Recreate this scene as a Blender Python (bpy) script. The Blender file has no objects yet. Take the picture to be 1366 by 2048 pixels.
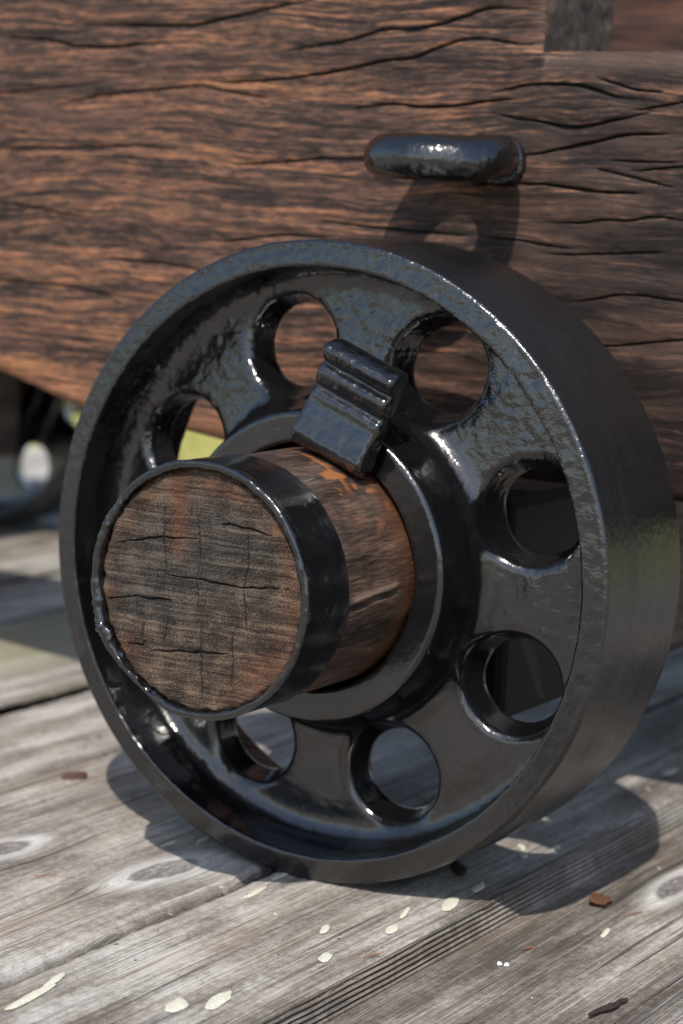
import bpy, bmesh, math, random
import numpy as np
from mathutils import Matrix, Vector

# ------------------------------------------------------------------ camera, sky, sun, exposure
S = bpy.context.scene
COL = S.collection
cd = bpy.data.cameras.new('camera'); cam = bpy.data.objects.new('camera', cd); COL.objects.link(cam); S.camera = cam
CM = ((0.850488524980498, -0.5137088183025853, -0.11301556916894473),
      (0.5240726363229936, 0.8459377090260092, 0.09867757752000224),
      (0.04491258992628893, -0.14315251463355902, 0.9886810490851842))      # columns: right, forward, up
CP = (0.7202787908825306, -1.1510320065011062, 0.23086156724562829)
cam.matrix_world = Matrix([[CM[i][0], CM[i][2], -CM[i][1], CP[i]] for i in range(3)] + [[0, 0, 0, 1]])
cd.sensor_fit = 'VERTICAL'; cd.sensor_height = 36; cd.lens = 4466.534702475939 / 2048 * 36
cd.clip_start = .05; cd.clip_end = 500
cd.dof.use_dof = True; cd.dof.focus_distance = 1.265; cd.dof.aperture_fstop = 6.4; cd.dof.aperture_blades = 9

SUN = Vector((.33, -.78, 1.0)).normalized()                 # direction to the sun
EL = math.asin(SUN.z)
W = bpy.data.worlds.new('World'); S.world = W; W.use_nodes = True
wn = W.node_tree.nodes; wl = W.node_tree.links
sky = wn.new('ShaderNodeTexSky'); sky.sky_type = 'NISHITA'; sky.sun_disc = False
sky.sun_elevation = EL; sky.sun_rotation = math.atan2(SUN.x, SUN.y)
sky.air_density = 1.0; sky.dust_density = 1.3; sky.ozone_density = 1.0
wn['Background'].inputs[1].default_value = .15
wl.new(sky.outputs[0], wn['Background'].inputs[0])
sd = bpy.data.lights.new('sun', 'SUN'); sd.energy = 4.0; sd.angle = math.radians(.53); sd.color = (1, .95, .88)
so = bpy.data.objects.new('sun', sd); COL.objects.link(so)
so.rotation_euler = (-SUN).to_track_quat('-Z', 'Y').to_euler()
S.view_settings.view_transform = 'Standard'; S.view_settings.look = 'None'
S.view_settings.exposure = 0.27; S.view_settings.gamma = 1
S.cycles.max_bounces = 8; S.cycles.use_denoising = True

rng = np.random.default_rng(7); random.seed(7)
GZ = -.2                                                     # top of the deck

# ------------------------------------------------------------------ helpers: noise
_pt = rng.permutation(256); _pt = np.concatenate([_pt, _pt, _pt]).astype(np.int32)
_gr = rng.normal(size=(256, 3)); _gr /= np.linalg.norm(_gr, axis=1)[:, None]
def perlin(p):
    p = np.asarray(p, float); i = np.floor(p).astype(np.int64); f = p - i; u = f * f * f * (f * (f * 6 - 15) + 10)
    i &= 255; r = 0
    for dx in (0, 1):
        wx = u[:, 0] if dx else 1 - u[:, 0]
        for dy in (0, 1):
            wy = u[:, 1] if dy else 1 - u[:, 1]
            for dz in (0, 1):
                wz = u[:, 2] if dz else 1 - u[:, 2]
                g = _gr[_pt[_pt[_pt[(i[:, 0] + dx) & 255] + ((i[:, 1] + dy) & 255)] + ((i[:, 2] + dz) & 255)]]
                r = r + wx * wy * wz * (g[:, 0] * (f[:, 0] - dx) + g[:, 1] * (f[:, 1] - dy) + g[:, 2] * (f[:, 2] - dz))
    return r * 1.6
def fbm(p, f, o=3, off=0.0):
    p = np.asarray(p, float) * np.asarray(f, float) + off; a = 1; s = 0; t = 0
    for k in range(o):
        s = s + a * perlin(p * 2 ** k + 17.3 * k); t += a; a *= .5
    return s / t
def sst(a, b, x):
    t = np.clip((x - a) / (b - a), 0, 1); return t * t * (3 - 2 * t)
def segdist(P, line):
    d = np.full(len(P), 9.0); tt = np.zeros(len(P)); L = 0; Ls = [0]
    for a, b in zip(line[:-1], line[1:]): Ls.append(Ls[-1] + math.dist(a, b))
    for k, (a, b) in enumerate(zip(line[:-1], line[1:])):
        a = np.array(a); b = np.array(b); v = b - a
        t = np.clip(((P - a) @ v) / (v @ v + 1e-12), 0, 1)
        e = np.linalg.norm(P - a - t[:, None] * v, axis=1); m = e < d
        d = np.where(m, e, d); tt = np.where(m, (Ls[k] + t * (Ls[k + 1] - Ls[k])) / Ls[-1], tt)
    return d, tt
def smooth_line(line, n=6):
    P = [np.array(q, float) for q in line]; P = [2 * P[0] - P[1]] + P + [2 * P[-1] - P[-2]]; out = []
    for k in range(1, len(P) - 2):
        for t in np.linspace(0, 1, n, endpoint=False):
            out.append(tuple(.5 * (2 * P[k] + (P[k + 1] - P[k - 1]) * t + (2 * P[k - 1] - 5 * P[k] + 4 * P[k + 1] - P[k + 2]) * t * t + (3 * P[k] - P[k - 1] - 3 * P[k + 1] + P[k + 2]) * t ** 3)))
    out.append(tuple(P[-2])); return out

# ------------------------------------------------------------------ helpers: meshes and objects
def np_mesh(name, V, F, mat=None, smooth=True, attrs=None, normals=None):
    me = bpy.data.meshes.new(name); V = np.asarray(V, np.float32); F = np.asarray(F, np.int32); n = F.shape[1]
    me.vertices.add(len(V)); me.vertices.foreach_set('co', V.ravel())
    me.loops.add(F.size); me.loops.foreach_set('vertex_index', F.ravel())
    me.polygons.add(len(F)); me.polygons.foreach_set('loop_start', np.arange(0, F.size, n, dtype=np.int32))
    me.polygons.foreach_set('loop_total', np.full(len(F), n, np.int32))
    me.polygons.foreach_set('use_smooth', np.full(len(F), smooth, bool))
    me.update(calc_edges=True); me.validate()
    for k, v in (attrs or {}).items():
        v = np.asarray(v, np.float32)
        if v.ndim == 1: me.attributes.new(k, 'FLOAT', 'POINT').data.foreach_set('value', v)
        else: me.attributes.new(k, 'FLOAT_VECTOR', 'POINT').data.foreach_set('vector', v.ravel())
    if normals is not None: me.normals_split_custom_set_from_vertices(np.asarray(normals, float).tolist())
    if mat: me.materials.append(mat)
    return me
def link(name, me, parent=None, loc=None, **props):
    o = bpy.data.objects.new(name, me); COL.objects.link(o)
    if parent: o.parent = parent
    if loc: o.location = loc
    for k, v in props.items(): o[k] = v
    return o
def grid_faces(nu, nv, wrap_u=False):
    a = np.arange(nu if wrap_u else nu - 1)[:, None]; b = np.arange(nv - 1)[None]
    i = a * nv + b; j = ((a + 1) % nu) * nv + b
    return np.stack([i, j, j + 1, i + 1], -1).reshape(-1, 4)
def smin(a, b, k):
    h = np.maximum(k - np.abs(a - b), 0) / k; return np.minimum(a, b) - h * h * k * .25
def smax(a, b, k): return -smin(-a, -b, k)
def boxd(u, v, u0, u1, v0, v1, r=0.0):
    a = np.abs(u - (u0 + u1) / 2) - (u1 - u0) / 2 + r; b = np.abs(v - (v0 + v1) / 2) - (v1 - v0) / 2 + r
    return np.hypot(np.maximum(a, 0), np.maximum(b, 0)) + np.minimum(np.maximum(a, b), 0) - r
def surface_net(f, lo, hi, h):
    """quads of the zero surface of f on a regular grid, moved onto the surface; with unit normals"""
    lo = np.array(lo, float); hi = np.array(hi, float); n = np.ceil((hi - lo) / h).astype(int) + 1
    ax = [(lo[k] + h * np.arange(n[k])).astype(np.float32) for k in range(3)]
    D = np.empty(n, np.float32)
    for s in range(0, n[0], 32):
        X, Y, Z = np.meshgrid(ax[0][s:s + 32], ax[1], ax[2], indexing='ij'); D[s:s + 32] = f(X, Y, Z)
    neg = D < 0; c = np.zeros(n - 1, np.uint8)
    for dx in (0, 1):
        for dy in (0, 1):
            for dz in (0, 1): c += neg[dx:n[0] - 1 + dx, dy:n[1] - 1 + dy, dz:n[2] - 1 + dz]
    act = (c > 0) & (c < 8); idx = np.full(act.shape, -1, np.int64); I = np.argwhere(act); idx[act] = np.arange(len(I))
    V = lo + (I + .5) * h; Q = []
    for k in range(3):
        a, b = [(1, 2), (2, 0), (0, 1)][k]
        s0 = [slice(None)] * 3; s1 = [slice(None)] * 3; s0[k] = slice(0, -1); s1[k] = slice(1, None)
        A = neg[tuple(s0)]; B = neg[tuple(s1)]; E = np.argwhere(A != B)
        E = E[(E[:, a] > 0) & (E[:, b] > 0) & (E[:, a] < n[a] - 1) & (E[:, b] < n[b] - 1)]
        ea = np.zeros(3, int); ea[a] = 1; eb = np.zeros(3, int); eb[b] = 1
        q = np.stack([idx[tuple((E - d).T)] for d in (ea + eb, eb, 0 * ea, ea)], 1)
        flip = ~A[tuple(E.T)]; q[flip] = q[flip][:, ::-1]; Q.append(q)
    Q = np.concatenate(Q); Q = Q[(Q >= 0).all(1)]
    def grad(P, e=4e-4):
        g = []
        for k in range(3):
            d = np.zeros(3); d[k] = e; g.append((f(*(P + d).T) - f(*(P - d).T)) / (2 * e))
        return np.stack(g, 1)
    for it in range(4):
        g = grad(V); V = V - np.clip(f(*V.T), -h, h)[:, None] * g / np.maximum((g * g).sum(1), .2)[:, None]
        if it < 2:                                           # even the mesh out along the surface
            s = np.zeros_like(V); w = np.zeros(len(V))
            for k in range(4):
                np.add.at(s, Q[:, k], V[Q[:, (k + 1) % 4]]); np.add.at(w, Q[:, k], 1)
            V = V * .5 + .5 * s / w[:, None]
    g = grad(V); return V, Q, g / np.maximum(np.linalg.norm(g, axis=1), 1e-6)[:, None]
def mesh_normals(V, Q):
    fn = np.cross(V[Q[:, 2]] - V[Q[:, 0]], V[Q[:, 3]] - V[Q[:, 1]]); N = np.zeros_like(V)
    for k in range(4): np.add.at(N, Q[:, k], fn)
    return N / np.maximum(np.linalg.norm(N, axis=1), 1e-12)[:, None]
def submesh(name, V, Q, N, mask, mat):
    q = Q[mask]; u, inv = np.unique(q, return_inverse=True)
    return np_mesh(name, V[u], inv.reshape(-1, 4), mat, normals=N[u])

# ------------------------------------------------------------------ helpers: materials
class Mat:
    def __init__(s, name):
        s.m = bpy.data.materials.new(name); s.m.use_nodes = True; s.nt = s.m.node_tree; s.b = s.nt.nodes['Principled BSDF']
        s._tc = None
    def put(s, sock, v):
        if isinstance(v, bpy.types.NodeSocket): s.nt.links.new(v, sock)
        else: sock.default_value = v
    def n(s, t, ins=None, **at):
        nd = s.nt.nodes.new('ShaderNode' + t)
        for k, v in at.items(): setattr(nd, k, v)
        for k, v in (ins or {}).items(): s.put(nd.inputs[k], v)
        return nd
    def obj(s):
        if not s._tc: s._tc = s.n('TexCoord')
        return s._tc.outputs['Object']
    def attr(s, name, vec=False):
        a = s.n('Attribute', attribute_name=name); return a.outputs['Vector' if vec else 'Fac']
    def scale(s, v, sc, loc=(0, 0, 0)):
        return s.n('Mapping', {'Vector': v, 'Scale': sc, 'Location': loc}).outputs[0]
    def noise(s, v, sc=1.0, detail=4.0, rough=.55, dist=0.0):
        return s.n('TexNoise', {'Vector': v, 'Scale': sc, 'Detail': detail, 'Roughness': rough, 'Distortion': dist}).outputs['Fac']
    def ramp(s, v, stops, interp='LINEAR'):
        r = s.n('ValToRGB', {'Fac': v}); e = r.color_ramp.elements; r.color_ramp.interpolation = interp
        while len(e) < len(stops): e.new(.5)
        for k, (p, c) in enumerate(stops):
            e[k].position = p; e[k].color = (*(c if isinstance(c, tuple) else (c, c, c)), 1)
        return r.outputs[0]
    def math(s, op, a, b=0.0, c=0.0, clamp=False):
        m = s.n('Math', operation=op, use_clamp=clamp)
        for k, v in enumerate((a, b, c)): s.put(m.inputs[k], v)
        return m.outputs[0]
    def mix(s, f, a, b, mode='MIX'):
        m = s.n('Mix', data_type='RGBA', blend_type=mode); s.put(m.inputs[0], f)
        for k, v in ((6, a), (7, b)):
            s.put(m.inputs[k], (*v, 1) if isinstance(v, tuple) and len(v) == 3 else v)
        return m.outputs[2]
    def add(s, a, b): return s.n('VectorMath', {0: a, 1: b}, operation='ADD').outputs[0]
    def comb(s, x, y, z): return s.n('CombineXYZ', {0: x, 1: y, 2: z}).outputs[0]
    def sep(s, v): return s.n('SeparateXYZ', {0: v}).outputs
    def bump(s, h, dist, strength=1.0, normal=None):
        b = s.n('Bump', {'Height': h, 'Distance': dist, 'Strength': strength})
        if normal is not None: s.put(b.inputs['Normal'], normal)
        return b.outputs[0]
    def done(s, color, rough, normal=None, **kw):
        c = s.b.inputs['Base Color']
        s.put(c, (*color, 1) if isinstance(color, tuple) and len(color) == 3 else color); s.put(s.b.inputs['Roughness'], rough)
        if normal is not None: s.put(s.b.inputs['Normal'], normal)
        for k, v in kw.items(): s.put(s.b.inputs[k], v)
        return s.m

def paint_material(name, tread=False):
    m = Mat(name); o = m.obj()
    lump = m.noise(o, 210, 3, .55, .4); fine = m.noise(o, 620, 3, .6); big = m.noise(o, 28, 3, .55)
    dust = m.ramp(m.noise(o, 45, 5, .65), [(.45, 0.0), (.75, 1.0)])
    col = m.mix(m.math('MULTIPLY', dust, .45), (.004, .0042, .0048), (.011, .0108, .0106))
    zz = m.sep(o)[2]; ups = m.n('MapRange', {'Value': zz, 'From Min': -.10, 'From Max': .08, 'To Min': .22, 'To Max': .62}).outputs[0]
    rad = m.n('VectorMath', {0: m.comb(m.sep(o)[0], 0.0, zz)}, operation='LENGTH').outputs['Value']
    ups = m.math('MULTIPLY', ups, m.n('MapRange', {'Value': rad, 'From Min': .105, 'From Max': .135, 'To Min': .4, 'To Max': 1.0}).outputs[0])
    nrm = m.bump(lump, .0011, ups); nrm = m.bump(fine, .00015, .45, nrm)
    rough = m.math('ADD', .06, m.math('MULTIPLY', big, .19))
    if tread:
        x, y, z = m.sep(o)
        arc = m.math('MULTIPLY', m.math('ARCTAN2', z, x), .2)
        brush = m.noise(m.comb(m.math('MULTIPLY', arc, 26.0), m.math('MULTIPLY', y, 620.0), 0.0), 1, 4, .6)
        onrim = m.ramp(m.n('VectorMath', {0: m.comb(x, 0.0, z)}, operation='LENGTH').outputs['Value'], [(.1975, 0.0), (.1992, 1.0)])
        nrm = m.bump(m.math('MULTIPLY', brush, onrim), .0009, .6, nrm)
        rough = m.math('ADD', rough, m.math('MULTIPLY', onrim, .09))
    return m.done(col, rough, nrm, **{'Specular IOR Level': .8, 'IOR': 1.61})

def cheek_material():
    m = Mat('oiled_brown_timber'); o = m.obj(); x, y, z = m.sep(o)
    wx = m.noise(m.scale(o, (5, 5, 9)), 1, 2, .5); wx2 = m.noise(m.scale(o, (16, 16, 30)), 1, 2, .5)
    zz = m.math('ADD', z, m.math('ADD', m.math('MULTIPLY', wx, .03), m.math('MULTIPLY', wx2, .008)))
    g = m.comb(x, y, zz)
    broad = m.noise(m.scale(g, (6, 6, 80)), 1, 5, .64, .3)
    streak = m.noise(m.scale(g, (26, 26, 270)), 1, 5, .70, .4)
    speck = m.noise(m.scale(g, (110, 110, 520)), 1, 3, .6)
    lines = m.noise(m.scale(g, (11, 11, 420)), 1, 4, .62)
    v = m.math('ADD', m.math('MULTIPLY', broad, .36), m.math('ADD', m.math('MULTIPLY', streak, .27), m.math('MULTIPLY', speck, .24)))
    v = m.math('ADD', v, m.math('MULTIPLY', lines, .42)); v = m.math('SUBTRACT', v, .157)
    fl = m.noise(m.scale(g, (4.5, 4.5, 52), (1.7, 0, .3)), 1, 3, .5)
    hair = m.ramp(m.math('ABSOLUTE', m.math('SUBTRACT', m.math('FRACT', m.math('MULTIPLY', fl, 11.0)), .5)), [(.0, 1.0), (.10, 0.0)])
    hair = m.math('MULTIPLY', hair, m.ramp(m.noise(m.scale(g, (14, 14, 60), (6, 0, 0)), 1, 3, .6), [(.46, 0.0), (.62, .9)]))
    worn = m.attr('worn')                                     # 1 where the finish is weathered to orange, 0 where it stays dark
    v = m.math('ADD', v, m.math('MULTIPLY', m.math('SUBTRACT', worn, .5), .17))
    col = m.ramp(v, [(.425, (.012, .0078, .0066)), (.487, (.042, .0245, .0188)), (.527, (.086, .0465, .0315)), (.566, (.165, .077, .043)), (.64, (.34, .150, .074))])
    grey = m.ramp(m.noise(m.scale(g, (9, 9, 40)), 1, 4, .6), [(.50, 0.0), (.70, .45)])
    col = m.mix(grey, col, (.118, .066, .048))
    col = m.mix(m.attr('pale'), col, (.155, .098, .068))
    col = m.mix(hair, col, (.012, .0085, .007))
    crack = m.attr('crack')
    col = m.mix(m.ramp(crack, [(.1, 0.0), (.55, 1.0)]), col, (.005, .004, .0035))
    h = m.math('ADD', m.math('MULTIPLY', streak, .6), m.math('MULTIPLY', speck, .5))
    return m.done(col, m.math('ADD', .5, m.math('MULTIPLY', broad, .2)), m.bump(h, .0014, .45), **{'Specular IOR Level': .3})

def dark_timber_material():
    m = Mat('dark_brown_timber'); o = m.obj()
    g = m.scale(o, (70, 5, 70)); a = m.noise(g, 1, 5, .6, .5); b = m.noise(m.scale(o, (260, 20, 260)), 1, 3, .6)
    v = m.math('ADD', m.math('MULTIPLY', a, .7), m.math('MULTIPLY', b, .3))
    col = m.ramp(v, [(.36, (.022, .016, .014)), (.5, (.075, .05, .038)), (.68, (.16, .10, .07))])
    return m.done(col, .6, m.bump(v, .003, .5), **{'Specular IOR Level': .3})

def deck_material():
    m = Mat('weathered_deck_board'); o = m.obj(); x, y, z = m.sep(o)
    gx = m.math('ADD', m.math('ADD', x, m.attr('warp')), m.math('MULTIPLY', m.noise(m.scale(o, (5, 1.6, 1)), 1, 2, .5), .010))
    seed = m.n('ObjectInfo').outputs['Random']
    g = m.comb(gx, y, m.math('MULTIPLY', seed, 3.0))
    broad = m.noise(m.scale(g, (36, 3.0, 9)), 1, 4, .55)
    line = m.noise(m.scale(g, (360, 5.5, 9)), 1, 4, .6)
    fine = m.noise(m.scale(g, (1000, 12, 9)), 1, 3, .6)
    patch = m.noise(m.scale(g, (17, 8, 9), (5, 1, 0)), 1, 5, .62)
    speck = m.noise(m.scale(o, (1500, 900, 1)), 1, 2, .6); mott = m.noise(m.scale(o, (260, 170, 1)), 1, 4, .65)
    v = m.math('ADD', m.math('MULTIPLY', broad, .54), m.math('MULTIPLY', patch, .56))
    v = m.math('ADD', v, m.math('ADD', m.math('MULTIPLY', mott, .30), m.math('MULTIPLY', speck, .28)))
    v = m.math('ADD', m.math('SUBTRACT', v, .325), m.math('MULTIPLY', m.math('SUBTRACT', m.attr('tone'), .5), .30))
    col = m.ramp(v, [(.365, (.085, .070, .057)), (.455, (.182, .157, .132)), (.535, (.320, .288, .250)), (.64, (.55, .517, .468))])
    many = m.ramp(m.noise(m.scale(g, (22, 3, 9), (7, 3, 0)), 1, 3, .6), [(.36, .35), (.62, 1.0)])
    l1 = m.math('MULTIPLY', m.ramp(line, [(.36, .95), (.46, 0.0)]), many); l2 = m.math('MULTIPLY', m.ramp(fine, [(.38, .62), (.49, 0.0)]), many)
    col = m.mix(l1, col, (.085, .070, .058)); col = m.mix(l2, col, (.10, .083, .070))
    lt = m.ramp(fine, [(.54, 0.0), (.68, .45)]); col = m.mix(lt, col, (.52, .49, .445))
    warm = m.ramp(m.noise(m.scale(g, (34, 5, 9)), 1, 4, .6), [(.48, 0.0), (.72, .6)])
    col = m.mix(m.math('MULTIPLY', warm, m.math('ADD', .25, m.attr('tone'))), col, (.29, .215, .145))
    col = m.mix(m.attr('green'), col, (.27, .245, .14))
    cl = m.noise(m.scale(g, (90, 1.1, 9), (9.1, 0, 0)), 1, 2, .5)
    hair = m.ramp(m.math('ABSOLUTE', m.math('SUBTRACT', m.math('FRACT', m.math('MULTIPLY', cl, 9.0)), .5)), [(.0, 1.0), (.07, 0.0)])
    hair = m.math('MULTIPLY', hair, m.ramp(m.noise(m.scale(g, (60, 7, 9), (2.2, 0, 0)), 1, 3, .6), [(.46, 0.0), (.6, .85)]))
    col = m.mix(hair, col, (.075, .064, .056))
    split = m.ramp(m.noise(m.scale(g, (150, 2.2, 9), (3.3, 0, 0)), 1, 2, .5), [(.30, 1.0), (.335, 0.0)])
    col = m.mix(m.math('MULTIPLY', split, .8), col, (.06, .05, .044))
    col = m.mix(m.attr('halo'), col, m.mix(m.ramp(fine, [(.35, 0.0), (.6, 1.0)]), (.36, .335, .305), (.60, .575, .54)))
    col = m.mix(m.attr('knot'), col, m.mix(m.ramp(m.noise(m.scale(o, (700, 160, 1)), 1, 4, .6), [(.4, 0.0), (.62, 1.0)]), (.10, .085, .08), (.36, .34, .33)))
    col = m.mix(m.attr('dark'), col, (.045, .037, .032))
    h = m.math('SUBTRACT', m.math('ADD', m.math('MULTIPLY', line, .6), m.math('ADD', m.math('MULTIPLY', fine, .4), m.math('MULTIPLY', speck, .14))), m.math('ADD', m.math('MULTIPLY', split, .6), m.math('MULTIPLY', hair, .25)))
    return m.done(col, .72, m.bump(h, .0035, .8), **{'Specular IOR Level': .3})

def endgrain_material():
    m = Mat('end_grain'); o = m.obj(); x, y, z = m.sep(o)
    zz = m.math('ADD', z, m.math('MULTIPLY', m.noise(m.scale(o, (22, 0, 40)), 1, 3, .5), .006))
    g = m.comb(x, 0.0, zz)
    layer = m.noise(m.scale(g, (11, 1, 420)), 1, 4, .62)
    blot = m.noise(m.scale(o, (55, 1, 70)), 1, 5, .65)
    pore = m.noise(m.scale(m.comb(m.math('ADD', x, m.math('MULTIPLY', z, .8)), 0.0, z), (900, 1, 1300)), 1, 3, .7)
    v = m.math('ADD', m.math('MULTIPLY', layer, .42), m.math('ADD', m.math('MULTIPLY', blot, .34), m.math('MULTIPLY', pore, .62)))
    v = m.math('SUBTRACT', v, .19)
    dark = m.ramp(v, [(.42, (.009, .0078, .007)), (.5, (.046, .039, .033)), (.59, (.165, .137, .112))])
    brown = m.ramp(v, [(.42, (.015, .010, .0075)), (.5, (.078, .053, .037)), (.595, (.26, .185, .128))])
    orange = m.ramp(v, [(.40, (.03, .013, .009)), (.5, (.13, .05, .026)), (.64, (.32, .14, .066))])
    col = m.mix(m.attr('brown'), dark, brown); col = m.mix(m.attr('orange'), col, orange)
    col = m.mix(m.ramp(m.attr('crack'), [(.2, 0.0), (.8, 1.0)]), col, (.008, .007, .006))
    h = m.math('ADD', m.math('MULTIPLY', layer, .6), m.math('MULTIPLY', pore, .55))
    return m.done(col, .68, m.bump(h, .006, 1.0), **{'Specular IOR Level': .35})

def axle_material():
    m = Mat('worn_axle_timber'); c = m.attr('cyl', True); o = m.obj()
    a = m.noise(m.scale(c, (60, 14, 1)), 1, 4, .6, .6); b = m.noise(m.scale(c, (520, 60, 1)), 1, 4, .65, .5)
    blot = m.noise(m.scale(c, (28, 40, 1)), 1, 4, .6)
    v = m.math('ADD', m.math('MULTIPLY', a, .5), m.math('MULTIPLY', b, .5))
    col = m.ramp(v, [(.38, (.012, .008, .0065)), (.5, (.055, .033, .024)), (.64, (.16, .10, .067))])
    blk = m.ramp(blot, [(.5, 0.0), (.66, .75)]); col = m.mix(blk, col, (.028, .022, .02))
    chip = m.attr('chip'); col = m.mix(chip, col, (.28, .11, .04))
    rust = m.attr('rust'); col = m.mix(rust, col, (.105, .042, .018))
    col = m.mix(m.attr('crack'), col, (.23, .16, .12))
    return m.done(col, .45, m.bump(b, .0012, .7), **{'Specular IOR Level': .4})

def plain(name, color, rough=.8, var=.3, sc=300):
    m = Mat(name); v = m.noise(m.obj(), sc, 4, .6)
    lo = tuple(c * (1 - var) for c in color); hi = tuple(c * (1 + var) for c in color)
    return m.done(m.mix(m.ramp(v, [(.3, 0.0), (.7, 1.0)]), lo, hi), rough, m.bump(v, .0006, .5), **{'Specular IOR Level': .25})

def shaded_red_timber_material():
    m = Mat('shaded_red_brown_timber'); o = m.obj()
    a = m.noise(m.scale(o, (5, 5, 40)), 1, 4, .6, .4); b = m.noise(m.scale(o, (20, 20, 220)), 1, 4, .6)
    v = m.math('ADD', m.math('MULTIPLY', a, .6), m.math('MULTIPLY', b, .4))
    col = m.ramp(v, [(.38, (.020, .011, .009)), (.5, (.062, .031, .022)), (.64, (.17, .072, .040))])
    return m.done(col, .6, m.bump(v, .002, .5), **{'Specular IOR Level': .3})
SHADED_REDT = shaded_red_timber_material()
PAINT = paint_material('black_gloss_paint'); PAINT_T = paint_material('black_gloss_paint_brushed', True)
TIMBER = cheek_material(); DARKT = dark_timber_material(); DECK = deck_material(); ENDG = endgrain_material(); AXM = axle_material()
LICHEN = plain('cream_lichen', (.56, .54, .44), .9, .18, 420)

# ------------------------------------------------------------------ setting: ground, deck
def plane_mesh(name, x0, x1, y0, y1, z, mat): return np_mesh(name, [(x0, y0, z), (x1, y0, z), (x1, y1, z), (x0, y1, z)], [(0, 1, 2, 3)], mat, False)
gm = Mat('lawn_ground'); v = gm.noise(gm.obj(), 3, 6, .6)
LAWN = gm.done(gm.mix(gm.ramp(v, [(.35, 0.0), (.65, 1.0)]), (.065, .075, .022), (.13, .125, .04)), .9)
link('ground', plane_mesh('ground', -120, 120, -120, 120, -.36, LAWN), kind='structure')

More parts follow.
